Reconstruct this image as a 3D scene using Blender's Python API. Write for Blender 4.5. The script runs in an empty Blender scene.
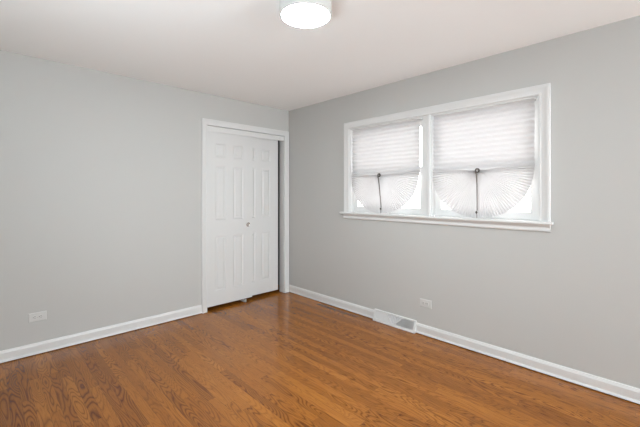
import bpy, bmesh, math, random
from mathutils import Vector, Matrix

S = bpy.context.scene
COL = S.collection
PI = math.pi

# ------------------------------------------------------------------ camera
cam_d = bpy.data.cameras.new('camera')
cam = bpy.data.objects.new('camera', cam_d)
COL.objects.link(cam)
cam_d.sensor_width = 36.0
cam_d.lens = 36.0 * 348.3 / 640
cam_d.shift_y = -19.5 / 640
cam_d.clip_start = 0.02
cam.location = (-2.962, -3.681, 1.3186)
cam.rotation_euler = (PI / 2, 0, math.radians(46.07 - 90))
S.camera = cam

# ------------------------------------------------------------------ world, exposure
W = bpy.data.worlds.new('daylight')
S.world = W
W.use_nodes = True
nt = W.node_tree
nt.nodes['Background'].inputs[0].default_value = (0.98, 0.98, 0.975, 1)
nt.nodes['Background'].inputs[1].default_value = 10.0
S.view_settings.view_transform = 'Standard'
S.view_settings.look = 'None'
S.view_settings.exposure = 0.0
S.view_settings.gamma = 1.0
S.view_settings.use_curve_mapping = False
S.cycles.max_bounces = 14
S.cycles.diffuse_bounces = 8
S.cycles.sample_clamp_indirect = 10.0

LAMP_STRENGTH = 140.0
def area_light(name, loc, rot, sx, sy, power, color=(1, 1, 1)):
    d = bpy.data.lights.new(name, 'AREA')
    d.shape = 'RECTANGLE'; d.size = sx; d.size_y = sy
    d.energy = power; d.color = color
    o = bpy.data.objects.new(name, d); COL.objects.link(o)
    o.location = loc; o.rotation_euler = rot
    return o
# added fill lights, just inside the two added windows behind the camera
BACK_POWER, SIDE_POWER = 82, 38
FILL_TINT = (0.87, 0.985, 1.055)
area_light('back_fill_light', (-0.85, -6.96, 1.40), (PI / 2, 0, 0), 1.1, 1.6, BACK_POWER, FILL_TINT)
area_light('side_fill_light', (-3.26, -2.45, 1.20), (PI / 2 + 0.8, 0, -PI / 2), 1.5, 1.2, SIDE_POWER, FILL_TINT)  # added, tilted steeply up to brighten the ceiling

# ------------------------------------------------------------------ materials
def new_mat(name):
    m = bpy.data.materials.new(name); m.use_nodes = True
    n = m.node_tree.nodes; l = m.node_tree.links
    return m, n, l, n['Principled BSDF']

def paint(name, col, rough=0.5, bump=0.0, scale=300.0, var=0.0, spec=0.5):
    m, n, l, b = new_mat(name)
    b.inputs['Base Color'].default_value = (*col, 1)
    b.inputs['Roughness'].default_value = rough
    b.inputs['Specular IOR Level'].default_value = spec
    tc = n.new('ShaderNodeTexCoord')
    no = n.new('ShaderNodeTexNoise'); no.inputs['Scale'].default_value = scale
    no.inputs['Detail'].default_value = 3
    l.new(tc.outputs['Object'], no.inputs['Vector'])
    if bump:
        bp = n.new('ShaderNodeBump'); bp.inputs['Strength'].default_value = bump
        bp.inputs['Distance'].default_value = 0.001
        l.new(no.outputs['Fac'], bp.inputs['Height']); l.new(bp.outputs['Normal'], b.inputs['Normal'])
    if var:
        n2 = n.new('ShaderNodeTexNoise'); n2.inputs['Scale'].default_value = 1.3
        l.new(tc.outputs['Object'], n2.inputs['Vector'])
        mx = n.new('ShaderNodeMix'); mx.data_type = 'RGBA'
        mx.inputs['A'].default_value = (*[c * (1 - var) for c in col], 1)
        mx.inputs['B'].default_value = (*[min(1, c * (1 + var)) for c in col], 1)
        l.new(n2.outputs['Fac'], mx.inputs['Factor']); l.new(mx.outputs['Result'], b.inputs['Base Color'])
    return m

M = {}
M['wall'] = paint('wall_paint', (0.535, 0.538, 0.523), 0.75, 0.08, 260, 0.01, 0.25)
M['ceiling'] = paint('ceiling_paint', (0.90, 0.905, 0.90), 0.9, 0.05, 200, 0.0, 0.2)
M['trim'] = paint('trim_paint', (0.71, 0.715, 0.71), 0.35, 0.03, 120)
M['door'] = paint('door_paint', (0.69, 0.695, 0.69), 0.4, 0.03, 150)
M['plastic'] = paint('white_plastic', (0.63, 0.635, 0.62), 0.35)
M['slot'] = paint('dark_slot', (0.05, 0.05, 0.05), 0.6)
M['closet'] = paint('closet_shade', (0.12, 0.12, 0.12), 0.8)  # shade inside the white closet, put into the colour
M['register'] = paint('register_enamel', (0.72, 0.725, 0.72), 0.35)
M['duct'] = paint('duct_metal', (0.76, 0.77, 0.79), 0.6)
M['cord'] = paint('cord_fibre', (0.16, 0.14, 0.125), 0.7)
M['clip'] = paint('bronze_clip', (0.075, 0.06, 0.05), 0.45)
m, n, l, b = new_mat('chrome'); b.inputs['Metallic'].default_value = 1
b.inputs['Base Color'].default_value = (0.62, 0.61, 0.59, 1); b.inputs['Roughness'].default_value = 0.25
M['chrome'] = m
# lamp diffuser
m, n, l, b = new_mat('lamp_diffuser')
b.inputs['Base Color'].default_value = (0.9, 0.9, 0.9, 1)
b.inputs['Emission Color'].default_value = (0.89, 0.985, 1.03, 1)
b.inputs['Emission Strength'].default_value = LAMP_STRENGTH
M['diffuser'] = m
# window glass: thin pane, a little mirror at grazing angles
m, n, l, b = new_mat('window_glass'); n.remove(b)
tr = n.new('ShaderNodeBsdfTransparent'); gl = n.new('ShaderNodeBsdfGlossy'); gl.inputs['Roughness'].default_value = 0.02
fr = n.new('ShaderNodeFresnel'); fr.inputs['IOR'].default_value = 1.35
ms = n.new('ShaderNodeMixShader')
l.new(fr.outputs[0], ms.inputs[0]); l.new(tr.outputs[0], ms.inputs[1]); l.new(gl.outputs[0], ms.inputs[2])
l.new(ms.outputs[0], n['Material Output'].inputs['Surface'])
M['glass'] = m
# pleated paper
m, n, l, b = new_mat('pleated_paper'); n.remove(b)
di = n.new('ShaderNodeBsdfDiffuse'); di.inputs['Color'].default_value = (0.84, 0.83, 0.835, 1)
tl = n.new('ShaderNodeBsdfTranslucent'); tl.inputs['Color'].default_value = (0.205, 0.202, 0.203, 1)
ms = n.new('ShaderNodeMixShader'); ms.inputs[0].default_value = 0.33
tc = n.new('ShaderNodeTexCoord'); no = n.new('ShaderNodeTexNoise'); no.inputs['Scale'].default_value = 180
l.new(tc.outputs['Object'], no.inputs['Vector'])
bp = n.new('ShaderNodeBump'); bp.inputs['Strength'].default_value = 0.1; bp.inputs['Distance'].default_value = 0.0005
l.new(no.outputs['Fac'], bp.inputs['Height']); l.new(bp.outputs['Normal'], di.inputs['Normal'])
l.new(di.outputs[0], ms.inputs[1]); l.new(tl.outputs[0], ms.inputs[2])
l.new(ms.outputs[0], n['Material Output'].inputs['Surface'])
M['paper'] = m

# oak strip floor, strips run along Y
def oak_floor():
    m, n, l, b = new_mat('oak_strip_floor')
    def math_(op, a, bb=None, c=None):
        k = n.new('ShaderNodeMath'); k.operation = op
        for i, v in enumerate((a, bb, c)):
            if v is None: continue
            if isinstance(v, (int, float)): k.inputs[i].default_value = v
            else: l.new(v, k.inputs[i])
        return k.outputs[0]
    def comb(x, y, z):
        k = n.new('ShaderNodeCombineXYZ')
        for i, v in enumerate((x, y, z)):
            if isinstance(v, (int, float)): k.inputs[i].default_value = v
            else: l.new(v, k.inputs[i])
        return k.outputs[0]
    def white(v):
        k = n.new('ShaderNodeTexWhiteNoise'); k.noise_dimensions = '3D'
        l.new(v, k.inputs['Vector']); return k
    def noise(v, scale, detail=2, rough=0.5, dist=0.0):
        k = n.new('ShaderNodeTexNoise'); k.inputs['Scale'].default_value = scale
        k.inputs['Detail'].default_value = detail; k.inputs['Roughness'].default_value = rough
        k.inputs['Distortion'].default_value = dist
        l.new(v, k.inputs['Vector']); return k.outputs['Fac']
    def mix(f, A, B, blend='MIX'):
        k = n.new('ShaderNodeMix'); k.data_type = 'RGBA'; k.blend_type = blend
        for nm, v in (('Factor', f), ('A', A), ('B', B)):
            if isinstance(v, (int, float)): k.inputs[nm].default_value = v
            elif isinstance(v, tuple): k.inputs[nm].default_value = (*v, 1)
            else: l.new(v, k.inputs[nm])
        return k.outputs['Result']
    tc = n.new('ShaderNodeTexCoord'); sp = n.new('ShaderNodeSeparateXYZ')
    l.new(tc.outputs['Object'], sp.inputs[0])
    X, Y = sp.outputs['X'], sp.outputs['Y']
    wd = 0.057
    u = math_('DIVIDE', X, wd); i = math_('FLOOR', u); fu = math_('FRACT', u)
    ri = white(comb(i, 3.7, 1.3)).outputs['Value']
    ln = math_('MULTIPLY_ADD', ri, 0.5, 0.55)
    v = math_('DIVIDE', math_('MULTIPLY_ADD', ri, 37.0, Y), ln); j = math_('FLOOR', v); fv = math_('FRACT', v)
    wn = white(comb(i, j, 7.7)); r1 = wn.outputs['Value']
    wn2 = white(comb(j, i, 2.1)); r2 = wn2.outputs['Value']
    # cathedral grain: contour lines of a noise stretched along the strip
    seed = math_('MULTIPLY', r1, 91.0)
    gx = math_('MULTIPLY_ADD', X, 7.5, math_('MULTIPLY', r2, 50.0))
    gy = math_('MULTIPLY', Y, 1.0)
    nz = noise(comb(gx, gy, seed), 1.6, 1.0, 0.4, 0.15)
    rings = math_('FRACT', math_('MULTIPLY', nz, 20.0))
    ringd = math_('POWER', math_('ABSOLUTE', math_('MULTIPLY_ADD', rings, 2.0, -1.0)), 2.6)
    pores = noise(comb(math_('MULTIPLY', X, 420.0), math_('MULTIPLY', Y, 16.0), seed), 1.0, 3, 0.65)
    streak = noise(comb(math_('MULTIPLY', X, 70.0), math_('MULTIPLY', Y, 2.2), seed), 1.0, 3, 0.6)
    rp = n.new('ShaderNodeValToRGB'); e = rp.color_ramp.elements
    e[0].position = 0.0; e[0].color = (0.13, 0.040, 0.007, 1)
    e[1].position = 1.0; e[1].color = (0.54, 0.212, 0.032, 1)
    for p, c in ((0.20, (0.295, 0.100, 0.013, 1)), (0.6, (0.41, 0.151, 0.020, 1))):
        k = rp.color_ramp.elements.new(p); k.color = c
    big = noise(comb(X, Y, 4.0), 0.9, 2)
    l.new(math_('MULTIPLY_ADD', big, 0.3, math_('MULTIPLY_ADD', math_('SUBTRACT', r1, math_('MULTIPLY', math_('GREATER_THAN', r2, 0.965), 0.5)), 0.46, 0.10)), rp.inputs['Fac'])
    base = rp.outputs['Color']
    c1 = mix(math_('MULTIPLY', math_('MULTIPLY', ringd, math_('MULTIPLY_ADD', r2, 0.75, 0.4)), 1.0), base, (0.36, 0.28, 0.22), 'MULTIPLY')
    c2 = mix(math_('MULTIPLY', math_('GREATER_THAN', pores, 0.56), 0.35), c1, (0.45, 0.38, 0.33), 'MULTIPLY')
    c3 = mix(math_('MULTIPLY', streak, 0.4), c2, (0.62, 0.52, 0.45), 'MULTIPLY')
    # seams
    du = math_('MULTIPLY', math_('MINIMUM', fu, math_('SUBTRACT', 1.0, fu)), wd)
    dv = math_('MULTIPLY', math_('MINIMUM', fv, math_('SUBTRACT', 1.0, fv)), ln)
    seam = math_('LESS_THAN', math_('MINIMUM', du, dv), 0.0007)
    c4 = mix(math_('MULTIPLY', seam, 0.6), c3, (0.05, 0.022, 0.01))
    l.new(c4, b.inputs['Base Color'])
    l.new(math_('MULTIPLY_ADD', pores, 0.05, 0.15), b.inputs['Roughness'])
    b.inputs['Specular IOR Level'].default_value = 0.36
    bp = n.new('ShaderNodeBump'); bp.inputs['Strength'].default_value = 0.06; bp.inputs['Distance'].default_value = 0.001
    hh = math_('SUBTRACT', math_('MULTIPLY_ADD', noise(comb(X, Y, 0.0), 9.0, 2), 1.6, math_('MULTIPLY', pores, 0.3)), seam)
    l.new(hh, bp.inputs['Height']); l.new(bp.outputs['Normal'], b.inputs['Normal'])
    return m
M['oak'] = oak_floor()

# ------------------------------------------------------------------ mesh helpers
def BM(): return bmesh.new()

def add_box(bm, x0, x1, y0, y1, z0, z1, bev=0.0, seg=2):
    x0, x1 = min(x0, x1), max(x0, x1); y0, y1 = min(y0, y1), max(y0, y1); z0, z1 = min(z0, z1), max(z0, z1)
    r = bmesh.ops.create_cube(bm, size=1.0)
    vs = r['verts']
    for v in vs:
        v.co = Vector((x0 + (v.co.x + .5) * (x1 - x0), y0 + (v.co.y + .5) * (y1 - y0), z0 + (v.co.z + .5) * (z1 - z0)))
    if bev:
        es = {e for v in vs for e in v.link_edges}
        bmesh.ops.bevel(bm, geom=list(es), offset=bev, segments=seg, profile=0.5, affect='EDGES')

def add_loft(bm, rings, closed=True, caps=True, wrap=False):
    """rings: list of equal-length point lists; quads between successive rings."""
    vr = [[bm.verts.new(p) for p in r] for r in rings]
    k = len(vr[0])
    pairs = list(zip(vr, vr[1:])) + ([(vr[-1], vr[0])] if wrap else [])
    for a, b in pairs:
        for q in range(k if closed else k - 1):
            q2 = (q + 1) % k
            bm.faces.new((a[q], a[q2], b[q2], b[q]))
    if caps and not wrap:
        bm.faces.new(vr[0][::-1]); bm.faces.new(vr[-1])

def add_lathe(bm, prof, mat, seg=32, cap=True):
    """prof: (radius, height) list, revolved about local Z then moved by mat."""
    rings = []
    for r, h in prof:
        rings.append([mat @ Vector((r * math.cos(2 * PI * k / seg), r * math.sin(2 * PI * k / seg), h)) for k in range(seg)])
    add_loft(bm, rings, True, cap)

def add_tube(bm, pts, r, seg=8):
    rings = []
    for i, p in enumerate(pts):
        p = Vector(p)
        d = (Vector(pts[min(i + 1, len(pts) - 1)]) - Vector(pts[max(i - 1, 0)])).normalized()
        a = d.cross(Vector((1, 0, 0)))
        if a.length < 1e-3: a = d.cross(Vector((0, 1, 0)))
        a.normalize(); c = d.cross(a)
        rr = r[i] if isinstance(r, (list, tuple)) else r
        rings.append([p + a * rr * math.cos(2 * PI * k / seg) + c * rr * math.sin(2 * PI * k / seg) for k in range(seg)])
    add_loft(bm, rings)

def obj(name, bm, mat, parent=None, smooth=False, recalc=True):
    if recalc: bmesh.ops.recalc_face_normals(bm, faces=bm.faces[:])
    me = bpy.data.meshes.new(name); bm.to_mesh(me); bm.free()
    me.materials.append(M[mat])
    if smooth:
        for p in me.polygons: p.use_smooth = True
        try: me.set_sharp_from_angle(angle=math.radians(35))
        except Exception: pass
    o = bpy.data.objects.new(name, me); COL.objects.link(o)
    if parent: o.parent = parent
    return o

def tag(o, label, cat, group=None, kind=None):
    o['label'] = label; o['category'] = cat
    if group: o['group'] = group
    if kind: o['kind'] = kind
    return o

def struct(o, label, cat): return tag(o, label, cat, kind='structure')

def empty(name, loc=(0, 0, 0), rz=0.0):
    o = bpy.data.objects.new(name, None); COL.objects.link(o)
    o.empty_display_size = 0.05; o.location = loc; o.rotation_euler = (0, 0, rz)
    return o

def copy_tree(o, parent=None):
    c = o.copy(); COL.objects.link(c)
    if parent: c.parent = parent
    for ch in list(o.children): copy_tree(ch, c)
    return c

# ------------------------------------------------------------------ room shell
H = 2.44
XL, YB, T = -3.30, -7.00, 0.14        # far corner at (0,0); room reaches to XL and YB

bm = BM(); add_box(bm, XL - T, T, YB - T, 0.78, -0.12, 0.0)
struct(obj('floor', bm, 'oak'), 'glossy red-brown oak strip floor across the whole room', 'floor')
bm = BM(); add_box(bm, XL - T, T, YB - T, 0.78, H, H + 0.12)
struct(obj('ceiling', bm, 'ceiling'), 'plain white painted ceiling', 'ceiling')

# wall with closet
CX0, CX1, CZ = -1.171, -0.080, 2.090          # closet opening
bm = BM()
add_box(bm, XL - T, CX0, 0, 0.12, 0, H)
add_box(bm, CX1, T, 0, 0.10, 0, H)
add_box(bm, CX0, CX1, 0, 0.12, CZ, H)
struct(obj('wall_left', bm, 'wall'), 'light grey wall with the white closet', 'wall')
# closet interior
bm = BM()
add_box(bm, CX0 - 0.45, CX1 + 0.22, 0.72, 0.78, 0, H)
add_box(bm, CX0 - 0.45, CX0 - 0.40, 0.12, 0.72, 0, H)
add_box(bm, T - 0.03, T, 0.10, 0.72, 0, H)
struct(obj('wall_closet', bm, 'closet'), 'closet interior with its shade painted dark, behind the sliding doors', 'wall')

# wall with windows
WY0, WY1, WZ0, WZ1 = -2.950, -1.086, 1.095, 2.050
MY0, MY1 = -2.079, -2.008
bm = BM()
add_box(bm, 0, T, YB - T, WY0, 0, H)
add_box(bm, 0, T, WY1, 0, 0, H)
add_box(bm, 0, T, WY0, WY1, 0, WZ0)
add_box(bm, 0, T, WY0, WY1, WZ1, H)
struct(obj('wall_right', bm, 'wall'), 'light grey wall with the double window', 'wall')

# walls behind the camera, both with window openings added for fill light
bx0, bx1, bz0, bz1 = -1.42, -0.22, 0.55, 2.25
bm = BM()
add_box(bm, XL - T, bx0, YB - T, YB, 0, H); add_box(bm, bx1, 0, YB - T, YB, 0, H)
add_box(bm, bx0, bx1, YB - T, YB, 0, bz0); add_box(bm, bx0, bx1, YB - T, YB, bz1, H)
struct(obj('wall_back', bm, 'wall'), 'light grey wall behind the viewer', 'wall')
sy0, sy1, sz0, sz1 = -3.25, -1.65, 0.75, 2.05
bm = BM()
add_box(bm, XL - T, XL, YB, sy0, 0, H); add_box(bm, XL - T, XL, sy1, 0, 0, H)
add_box(bm, XL - T, XL, sy0, sy1, 0, sz0); add_box(bm, XL - T, XL, sy0, sy1, sz1, H)
struct(obj('wall_side', bm, 'wall'), 'light grey wall to the left of the viewer', 'wall')

# baseboards: profile (projection, height)
BP = [(0, 0.007), (0.0185, 0.007), (0.0185, 0.010), (0.0165, 0.016), (0.0145, 0.021), (0.0125, 0.024), (0.0125, 0.074),
      (0.0105, 0.080), (0.008, 0.087), (0.006, 0.094), (0, 0.096)]
def base_run(bm, p0, p1, nrm):
    n_ = Vector(nrm)
    add_loft(bm, [[Vector(p) + n_ * d + Vector((0, 0, h)) for d, h in BP] for p in (p0, p1)])
bm = BM(); base_run(bm, (XL, 0, 0), (-1.236, 0, 0), (0, -1, 0))
struct(obj('baseboard_left', bm, 'trim'), 'white baseboard along the closet wall', 'baseboard')
bm = BM(); base_run(bm, (0, -0.0005, 0), (0, -1.443, 0), (-1, 0, 0)); base_run(bm, (0, -1.934, 0), (0, YB, 0), (-1, 0, 0))
struct(obj('baseboard_right', bm, 'trim'), 'white baseboard under the windows, broken by the register', 'baseboard')

# casings
CP = [(0, 0), (0, 0.011), (0.003, 0.0145), (0.008, 0.0155), (0.012, 0.0145), (0.015, 0.0105), (0.030, 0.0120), (0.044, 0.0150),
      (0.052, 0.0190), (0.064, 0.0200), (0.070, 0.0185), (0.073, 0.0150), (0.073, 0)]
def add_casing(bm, aL, aR, b0, bT, mp, prof, wl=1.0, wt=1.0, wr=1.0):
    """three-sided mitred casing; prof points are (offset outward, projection)"""
    rings = [[mp(aL - u * wl, b0, v) for u, v in prof], [mp(aL - u * wl, bT + u * wt, v) for u, v in prof],
             [mp(aR + u * wr, bT + u * wt, v) for u, v in prof], [mp(aR + u * wr, b0, v) for u, v in prof]]
    add_loft(bm, rings)
closet_map = lambda a, b_, v: Vector((a, -v, b_))
win_map = lambda a, b_, v: Vector((-v, a, b_))

bm = BM(); add_casing(bm, CX0, CX1, 0.0, CZ, closet_map, CP, 0.063 / 0.073, 0.068 / 0.073, 0.073 / 0.073)
# jamb boards lining the opening
add_box(bm, CX0 - 0.02, CX0 + 0.003, 0.001, 0.118, 0, CZ); add_box(bm, CX1 - 0.003, CX1 + 0.02, 0.001, 0.099, 0, CZ)
struct(obj('trim_1', bm, 'trim', smooth=True), 'white moulded casing around the closet opening', 'trim')
bm = BM(); add_box(bm, CX0 + 0.004, CX1 - 0.004, 0.008, 0.021, 2.026, CZ - 0.003, 0.002)
add_box(bm, CX0 + 0.004, CX1 - 0.004, 0.020, 0.112, 2.066, CZ, 0.0)
struct(obj('trim_2', bm, 'trim'), 'white header board above the closet doors', 'trim')

# ------------------------------------------------------------------ closet doors (six moulded panels each)
DW = 0.592
def door_mesh(bm, w, z0, z1, th):
    """leaf, front face at y=0 (facing -y), x 0..w, recessed moulded panels in the front"""
    cols = [(0.102, 0.236), (0.330, 0.466)]
    rows = [(0.208, 0.830), (1.018, 1.643), (1.740, 1.897)]
    xs = [0, cols[0][0], cols[0][1], cols[1][0], cols[1][1], w]
    zs = [z0] + [t for r in rows for t in r] + [z1]
    def vv(x, y, z): return bm.verts.new((x, y, z))
    for a in range(5):
        for c in range(len(zs) - 1):
            x0, x1, za, zb = xs[a], xs[a + 1], zs[c], zs[c + 1]
            if a in (1, 3) and c in (1, 3, 5):
                steps = [(0, 0), (0.006, 0.0055), (0.012, 0.0075), (0.020, 0.0075), (0.034, 0.0015)]
                prev = None
                for ins, dep in steps:
                    q = [vv(x0 + ins, dep, za + ins), vv(x1 - ins, dep, za + ins), vv(x1 - ins, dep, zb - ins), vv(x0 + ins, dep, zb - ins)]
                    if prev:
                        for t in range(4):
                            bm.faces.new((prev[t], prev[(t + 1) % 4], q[(t + 1) % 4], q[t]))
                    prev = q
                bm.faces.new(prev)
            else:
                bm.faces.new((vv(x0, 0, za), vv(x1, 0, za), vv(x1, 0, zb), vv(x0, 0, zb)))
    bmesh.ops.remove_doubles(bm, verts=bm.verts[:], dist=1e-5)
    # sides and back
    c = [(0, z0), (w, z0), (w, z1), (0, z1)]
    be = [e for e in bm.edges if e.is_boundary]
    r = bmesh.ops.extrude_edge_only(bm, edges=be)
    vs = [g for g in r['geom'] if isinstance(g, bmesh.types.BMVert)]
    for v in vs: v.co.y = th
    bmesh.ops.contextual_create(bm, geom=[g for g in r['geom'] if isinstance(g, bmesh.types.BMEdge)])

def pull_parts(parent, x, z):
    rot = Matrix.Translation((x, 0, z)) @ Matrix.Rotation(PI / 2, 4, 'X')   # local +Z -> -Y, into the room
    bm = BM()
    add_lathe(bm, [(0.0195, 0.0), (0.027, 0.0002), (0.0275, 0.002), (0.0255, 0.0042), (0.0225, 0.0045), (0.0205, 0.003), (0.0195, 0.0)], rot, 32, False)
    pull = obj('finger_pull', bm, 'chrome', parent, True)
    bm = BM()
    add_lathe(bm, [(0.0001, 0.0008), (0.012, 0.0009), (0.018, 0.0016), (0.0205, 0.003)], rot, 32, False)
    obj('pull_dish', bm, 'chrome', pull, True)
    return pull

d1 = empty('door_1', (-1.157, 0.024, 0))
bm = BM(); door_mesh(bm, DW, 0.040, 2.052, 0.035); obj('door_leaf', bm, 'door', d1)
pull_parts(d1, -0.622 + 1.157, 0.943)
struct(d1, 'white six-panel sliding closet door in front, with the chrome finger pull', 'door')
d2 = empty('door_2', (-0.132 - DW, 0.068, 0))
bm = BM(); door_mesh(bm, DW, 0.040, 2.052, 0.035); obj('door_leaf', bm, 'door', d2)
struct(d2, 'white six-panel sliding closet door behind, at the corner side', 'door')

bm = BM()
add_box(bm, -0.680, -0.644, 0.030, 0.110, 0.0, 0.006, 0.001)
add_box(bm, -0.672, -0.652, 0.0610, 0.0655, 0.004, 0.052, 0.001)
add_box(bm, -0.672, -0.652, 0.014, 0.0225, 0.0, 0.036, 0.0025)
add_box(bm, -0.672, -0.652, 0.014, 0.062, 0.0, 0.008, 0.001)
tag(obj('door_guide', bm, 'plastic'), 'small white floor guide under the front closet door', 'door guide')

# ------------------------------------------------------------------ windows
bm = BM(); add_casing(bm, WY0, WY1, 1.115, WZ1, win_map, CP)
struct(obj('trim_3', bm, 'trim', smooth=True), 'white moulded casing around the double window', 'trim')
MP = [(0, 0), (0, 0.012), (0.004, 0.0165), (0.010, 0.0175), (0.024, 0.0165), (0.029, 0.012), (0.029, 0.001), (0.068, 0.001), (0.071, 0.001), (0.071, 0)]
bm = BM()
add_loft(bm, [[Vector((-v, MY0 + u, z)) for u, v in MP] for z in (1.115, WZ1 - 0.0005)])
add_box(bm, 0.0, 0.128, MY0, MY1, WZ0 + 0.02, WZ1)
struct(obj('trim_4', bm, 'trim', smooth=True), 'white upright mullion between the two windows', 'trim')
bm = BM()
SP = [(0.048, 1.095), (0.048, 1.115), (-0.040, 1.115), (-0.045, 1.1125), (-0.047, 1.105), (-0.045, 1.0975), (-0.040, 1.095)]
add_loft(bm, [[Vector((x, y, z)) for x, z in SP] for y in (WY0 + 0.001, WY1 - 0.001)])
SP2 = [(0.0, 1.095), (0.0, 1.115), (-0.040, 1.115), (-0.045, 1.1125), (-0.047, 1.105), (-0.045, 1.0975), (-0.040, 1.095)]
add_loft(bm, [[Vector((x, y, z)) for x, z in SP2] for y in (-3.040, WY0 + 0.001)])
add_loft(bm, [[Vector((x, y, z)) for x, z in SP2] for y in (WY1 - 0.001, -0.972)])
AP = [(0, 1.095), (-0.020, 1.095), (-0.020, 1.088), (-0.015, 1.080), (-0.013, 1.062), (-0.0155, 1.054), (-0.015, 1.047), (-0.011, 1.042), (0, 1.042)]
add_loft(bm, [[Vector((x, y, z)) for x, z in AP] for y in (-3.022, -1.005)])
struct(obj('trim_5', bm, 'trim', smooth=True), 'white window stool and apron under the double window', 'trim')

def sash(bm, ya, yb, za, zb, x0, x1, st, rb, rt):
    add_box(bm, x0, x1, ya, ya + st, za, zb, 0.003); add_box(bm, x0, x1, yb - st, yb, za, zb, 0.003)
    add_box(bm, x0 + 0.0003, x1 - 0.0003, ya + st - 0.003, yb - st + 0.003, za, za + rb, 0.003)
    add_box(bm, x0 + 0.0003, x1 - 0.0003, ya + st - 0.003, yb - st + 0.003, zb - rt, zb, 0.003)
def window(name, y0, y1, label):
    root = empty(name, (0.05, (y0 + y1) / 2, 1.115))
    off = Vector(root.location)
    def put(nm, bm, mt, par, **k):
        for v in bm.verts: v.co -= off
        return obj(nm, bm, mt, par, **k)
    bm = BM(); j = 0.013
    add_box(bm, 0.001, 0.128, y0, y0 + j, 1.116, WZ1 - j); add_box(bm, 0.001, 0.128, y1 - j, y1, 1.116, WZ1 - j)
    add_box(bm, 0.001, 0.128, y0, y1, WZ1 - j, WZ1); add_box(bm, 0.0485, 0.128, y0 + j, y1 - j, 1.096, 1.119)
    put('window_frame', bm, 'trim', root)
    ya, yb = y0 + j + 0.001, y1 - j - 0.001
    bm = BM(); sash(bm, ya, yb, 1.120, 1.578, 0.050, 0.082, 0.058, 0.060, 0.045); ls = put('lower_sash', bm, 'trim', root)
    bm = BM(); add_box(bm, 0.064, 0.067, ya + 0.054, yb - 0.054, 1.176, 1.537); put('pane', bm, 'glass', ls)
    bm = BM(); sash(bm, ya, yb, 1.540, WZ1 - j - 0.001, 0.084, 0.116, 0.058, 0.045, 0.060); us = put('upper_sash', bm, 'trim', root)
    bm = BM(); add_box(bm, 0.098, 0.101, ya + 0.054, yb - 0.054, 1.581, WZ1 - 0.070); put('pane', bm, 'glass', us)
    struct(root, label, 'window')
window('window_1', MY1, WY1, 'white double-hung window nearer the room corner')
window('window_2', WY0, MY0, 'white double-hung window farther from the room corner')
# two unseen windows added for fill light: a clear pane in the back wall, a closed paper blind in the side wall
r3 = empty('added_window_back', ((bx0 + bx1) / 2, YB - 0.09, bz0))
bm = BM(); a3, h3 = (bx1 - bx0) / 2, bz1 - bz0
add_box(bm, -a3, -a3 + .04, -.02, .02, 0, h3); add_box(bm, a3 - .04, a3, -.02, .02, 0, h3)
add_box(bm, -a3 + .04, a3 - .04, -.02, .02, 0, .04); add_box(bm, -a3 + .04, a3 - .04, -.02, .02, h3 - .04, h3)
obj('window_frame', bm, 'trim', r3)
bm = BM(); add_box(bm, -a3 + .04, a3 - .04, -.002, .002, .04, h3 - .04); obj('pane', bm, 'glass', r3)
struct(r3, 'unseen white framed window added behind the viewer for fill light', 'window')
r4 = empty('added_window_side', (XL - 0.09, (sy0 + sy1) / 2, sz0))
bm = BM(); a4, h4 = (sy1 - sy0) / 2, sz1 - sz0
add_box(bm, -.02, .02, -a4, -a4 + .04, 0, h4); add_box(bm, -.02, .02, a4 - .04, a4, 0, h4)
add_box(bm, -.02, .02, -a4 + .04, a4 - .04, 0, .04); add_box(bm, -.02, .02, -a4 + .04, a4 - .04, h4 - .04, h4)
obj('window_frame', bm, 'trim', r4)
bm = BM(); add_box(bm, -.002, .002, -a4 + .04, a4 - .04, .04, h4 - .04); obj('added_blind', bm, 'paper', r4)
struct(r4, 'unseen white framed window with closed blind, added left of the viewer for fill light', 'window')

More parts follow.
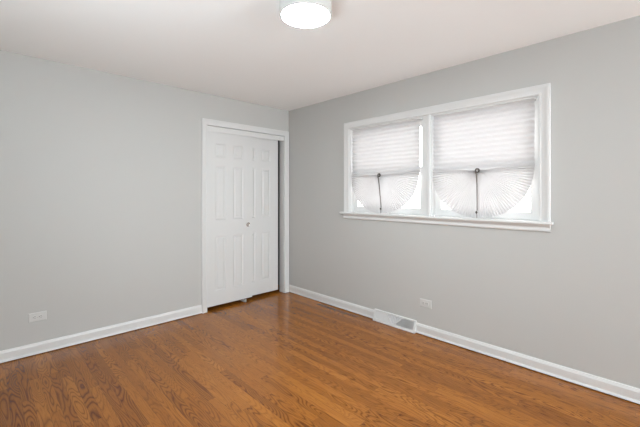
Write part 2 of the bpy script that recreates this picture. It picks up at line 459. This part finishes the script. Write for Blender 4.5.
# ------------------------------------------------------------------ pleated fan shades
def shade(yc, yp, hw, label, lean):
    """yc centre of the shade, yp the gathered point, hw half width"""
    zp = 1.515
    root = empty('pleated_shade', (0.022, yc, 2.036))
    tag(root, label, 'window shade', 'pleated paper shades in the two windows')
    off = Vector(root.location)
    def put(nm, bm, mt, par, sm=False):
        for v in bm.verts: v.co -= off
        return obj(nm, bm, mt, par, sm, recalc=False)
    bm = BM()
    pitch, n = 0.040, 14
    rows = []
    for k in range(2 * n):
        z = 2.036 - k * pitch / 2
        x = 0.025 + (0.0042 if k % 2 else -0.0042)
        rows.append([bm.verts.new((x, yc + hw * t, z)) for t in (-1, -.5, 0, .5, 1)])
    for a, b_ in zip(rows, rows[1:]):
        for q in range(4): bm.faces.new((a[q], a[q + 1], b_[q + 1], b_[q]))
    put('upper_pleats', bm, 'paper', root)
    # fan: the lower pleats gathered at the clip
    bm = BM()
    NP = 56
    rad = [0.012, 0.03, 0.08, 0.16, 0.26, 0.34, 1.0]
    rows = []
    rnd = random.Random(int(-yc * 100))
    for k in range(2 * NP + 1):
        th = PI + math.radians(-4) + (PI + math.radians(8)) * k / (2 * NP)
        jit = rnd.uniform(-.004, .004)
        row = []
        for r in rad:
            c, s = math.cos(th + jit * (r > .1)), math.sin(th + jit * (r > .1))
            # rim: half width at the sides, a little less straight down
            ry = (hw + (yp - yc) * (1 if c < 0 else -1)); rz = 0.395
            rim = (abs(c / ry) ** 2.1 + abs(s / rz) ** 2.1) ** (-1 / 2.1)
            rr = rim if r == 1.0 else r
            am = 0.0018 + 0.0013 * min(1, rr / 0.3)
            x = 0.008 + (am if k % 2 else -am) - 0.006 * math.exp(-rr / 0.05)
            row.append(bm.verts.new((x, yp + rr * c, zp + rr * s)))
        rows.append(row)
    for a, b_ in zip(rows, rows[1:]):
        for q in range(len(rad) - 1): bm.faces.new((a[q], a[q + 1], b_[q + 1], b_[q]))
    put('fan_pleats', bm, 'paper', root)
    # clip
    rot = Matrix.Translation((-0.004, yp, zp)) @ Matrix.Rotation(-PI / 2, 4, 'Y')
    bm = BM()
    add_lathe(bm, [(0.0001, -0.004), (0.019, -0.003), (0.021, 0.001), (0.019, 0.005), (0.0125, 0.0075), (0.0001, 0.0078)], rot, 20, False)
    clip = put('gather_clip', bm, 'clip', root, True)
    bm = BM()
    rot2 = Matrix.Translation((-0.0116, yp - 0.001, zp - 0.002)) @ Matrix.Rotation(-PI / 2, 4, 'Y')
    add_lathe(bm, [(0.0001, 0.001), (0.008, 0.001), (0.009, -0.001), (0.0001, -0.0012)], rot2, 16, False)
    put('clip_stud', bm, 'chrome', clip, True)
    bm = BM()
    y2 = yp - lean
    pts = [(-0.012, yp + .012, zp - .014), (-0.013, yp + .004, zp - .03), (-0.013, yp - lean * .3, zp - .12), (-0.012, yp - lean * .7, zp - .24), (-0.012, y2, zp - .335)]
    add_tube(bm, pts, [0.0065, 0.0062, 0.0052, 0.0045, 0.0042], 8)
    cord = put('pull_wand', bm, 'cord', root, True)
    bm = BM()
    rot3 = Matrix.Translation((-0.012, y2 + .006, zp - .352))
    add_lathe(bm, [(0.0001, 0.016), (0.005, 0.014), (0.0085, 0.006), (0.0085, -0.002), (0.005, -0.007), (0.0001, -0.008)], rot3, 12, False)
    put('toggle', bm, 'clip', cord, True)
    bm = BM(); add_tube(bm, [(-0.012, y2 + .004, zp - .358), (-0.012, y2 + .003, zp - .396)], 0.0025, 6)
    put('cord_end', bm, 'cord', cord, True)
    return root
shade(-1.530, -1.497, 0.422, 'white pleated paper shade fanned open in the window nearer the room corner', 0.030)
shade(-2.500, -2.500, 0.412, 'white pleated paper shade fanned open in the window farther from the room corner', 0.002)

# ------------------------------------------------------------------ ceiling light
cl = empty('ceiling_light', (-1.622, -2.170, H))
tag(cl, 'round white flush ceiling light, switched on', 'ceiling light')
fl = Matrix.Identity(4)
bm = BM(); add_lathe(bm, [(0.0001, 0), (0.150, 0), (0.152, -0.010), (0.1515, -0.080), (0.149, -0.091), (0.145, -0.094), (0.140, -0.094), (0.138, -0.090)], fl, 64, False)
obj('housing', bm, 'plastic', cl, True)
bm = BM(); add_lathe(bm, [(0.1385, -0.0905), (0.132, -0.0950), (0.12, -0.0975), (0.07, -0.0995), (0.0001, -0.100)], fl, 64, False)
obj('diffuser', bm, 'diffuser', cl, True)

# ------------------------------------------------------------------ wall outlets (sideways plates)
def outlet(loc, rz, label):
    """local: wall is y=0, room is -y"""
    root = empty('wall_outlet', loc, rz)
    tag(root, label, 'outlet', 'sideways wall outlets')
    bm = BM()
    rings = [[Vector((sx * (0.059 - i), -d, sz * (0.0365 - i))) for sx, sz in ((-1, -1), (1, -1), (1, 1), (-1, 1))]
             for i, d in ((0, 0), (0, 0.0035), (0.003, 0.0062), (0.006, 0.0068))]
    add_loft(bm, rings); obj('cover_plate', bm, 'plastic', root)
    for cx_ in (-0.0195, 0.0195):
        bm = BM()
        pts = []
        for k in range(28):
            a = 2 * PI * k / 28
            pts.append((max(-0.0125, min(0.0125, 0.0172 * math.cos(a))), 0.0172 * math.sin(a)))
        add_loft(bm, [[Vector((cx_ + p, -d, q)) for p, q in pts] for d in (0.006, 0.0098)])
        rc = obj('receptacle', bm, 'plastic', root)
        bm = BM()
        for sz in (-0.0065, 0.0065):
            add_box(bm, cx_ - 0.002, cx_ + 0.006, -0.0101, -0.0095, sz - 0.0012, sz + 0.0012)
        add_lathe(bm, [(0.0001, 0), (0.0026, 0), (0.0026, 0.0006), (0.0001, 0.0006)], Matrix.Translation((cx_ - 0.0075, -0.0095, 0)) @ Matrix.Rotation(PI / 2, 4, 'X'), 12, False)
        obj('slots', bm, 'slot', rc)
    bm = BM(); add_lathe(bm, [(0.003, 0), (0.003, 0.0012), (0.0001, 0.0018)], Matrix.Translation((0, -0.0066, 0)) @ Matrix.Rotation(PI / 2, 4, 'X'), 12, False)
    obj('screw', bm, 'chrome', root)
outlet((-2.647, 0, 0.308), 0, 'white sideways outlet plate low on the closet wall')
outlet((0, -2.028, 0.299), -PI / 2, 'white sideways outlet plate on the window wall above the register end')

# ------------------------------------------------------------------ baseboard register
def register():
    L, Ht, D = 0.488, 0.114, 0.042           # length, height, depth at the floor
    root = empty('floor_register', (0, -1.6885, 0), -PI / 2)   # local x runs along the wall (away from corner = +x), room is -y
    tag(root, 'white slanted metal baseboard register on the floor under the windows', 'register')
    h = L / 2
    yb, yt = -D, -0.010
    # slanted face: P(u,t) u along, t 0 bottom..1 top
    z0, z1 = 0.004, Ht
    def P(u, t, d=0.0):
        e = Vector((0, yt - yb, z1 - z0)); nrm = Vector((0, -(z1 - z0), (yt - yb))).normalized()
        return Vector((u, yb, z0)) + e * t + nrm * d
    # housing: ends, top, bottom lip (closed triangular box behind the face)
    bm = BM()
    prof = lambda u: [Vector((u, -0.001, z0 - 0.003)), Vector((u, yb, z0 - 0.003)), P(u, 0), P(u, 1), Vector((u, -0.001, Ht))]
    for s in (-1, 1):
        add_loft(bm, [prof(s * h), prof(s * (h - 0.004))])
    add_box(bm, -h + 0.004, h - 0.004, yt - 0.001, -0.001, Ht - 0.004, Ht)
    add_box(bm, -h + 0.004, h - 0.004, yb, -0.001, 0.0005, 0.003)
    obj('housing', bm, 'register', root)
    bm = BM()
    dq = [(-h + 0.006, 0.16), (h - 0.006, 0.16), (h - 0.006, 0.92), (-h + 0.006, 0.92)]
    add_loft(bm, [[P(u, t, -0.0125) for u, t in dq], [P(u, t, -0.0108) for u, t in dq]])
    obj('damper', bm, 'duct', root)
    # face frame with three openings: two trapezoids and a triangle between
    bm = BM()
    def strip(poly, d0=0.0, d1=0.003):
        add_loft(bm, [[P(u, t, d0) for u, t in poly], [P(u, t, d1) for u, t in poly]])
    strip([(-h, 0), (h, 0), (h, 0.20), (-h, 0.20)])
    strip([(-h, 0.88), (h, 0.88), (h, 1), (-h, 1)])
    strip([(-h, 0.20), (-h + 0.018, 0.20), (-h + 0.018, 0.88), (-h, 0.88)])
    strip([(h - 0.018, 0.20), (h, 0.20), (h, 0.88), (h - 0.018, 0.88)])
    w0, w1, g = 0.012, 0.085, 0.014
    strip([(-w0 - g, 0.20), (-w0 + 0.002, 0.20), (-w1 + 0.002, 0.88), (-w1 - g, 0.88)])
    strip([(w0 - 0.002, 0.20), (w0 + g, 0.20), (w1 + g, 0.88), (w1 - 0.002, 0.88)])
    obj('face_frame', bm, 'register', root)
    # fins
    bm = BM()
    def fin(ub, ut, t0, t1, lean):
        q = [P(ub, t0, 0.001), P(ut, t1, 0.001), P(ut + lean, t1, -0.010), P(ub + lean, t0, -0.010)]
        th = Vector((0.0009, 0, 0))
        add_loft(bm, [[p - th for p in q], [p + th for p in q]])
    for s in (-1, 1):
        k = 0
        u = w0 + g + 0.008
        while u < h - 0.020:
            # fins stop where the sloping bar crosses
            tmax = min(0.88, 0.20 + 0.68 * max(0, (u - w0 - g)) / (w1 - w0))
            fin(s * u, s * u, 0.205, tmax - 0.004, -s * 0.009)
            u += 0.0078
    for u in (-0.055, -0.037, -0.018, 0.0, 0.018, 0.037, 0.055):
        tmin = 0.20 + 0.68 * max(0, (abs(u) - w0 + 0.006)) / (w1 - w0)
        fin(u, u, min(0.84, tmin + 0.03), 0.875, 0.0)
    obj('fins', bm, 'register', root)
    bm = BM()
    add_loft(bm, [[P(-0.004, 0.9, 0.002), P(0.004, 0.9, 0.002), P(0.004, 0.97, 0.002), P(-0.004, 0.97, 0.002)],
                  [P(-0.003, 0.92, 0.012), P(0.003, 0.92, 0.012), P(0.003, 0.96, 0.012), P(-0.003, 0.96, 0.012)]])
    obj('damper_lever', bm, 'register', root)
register()
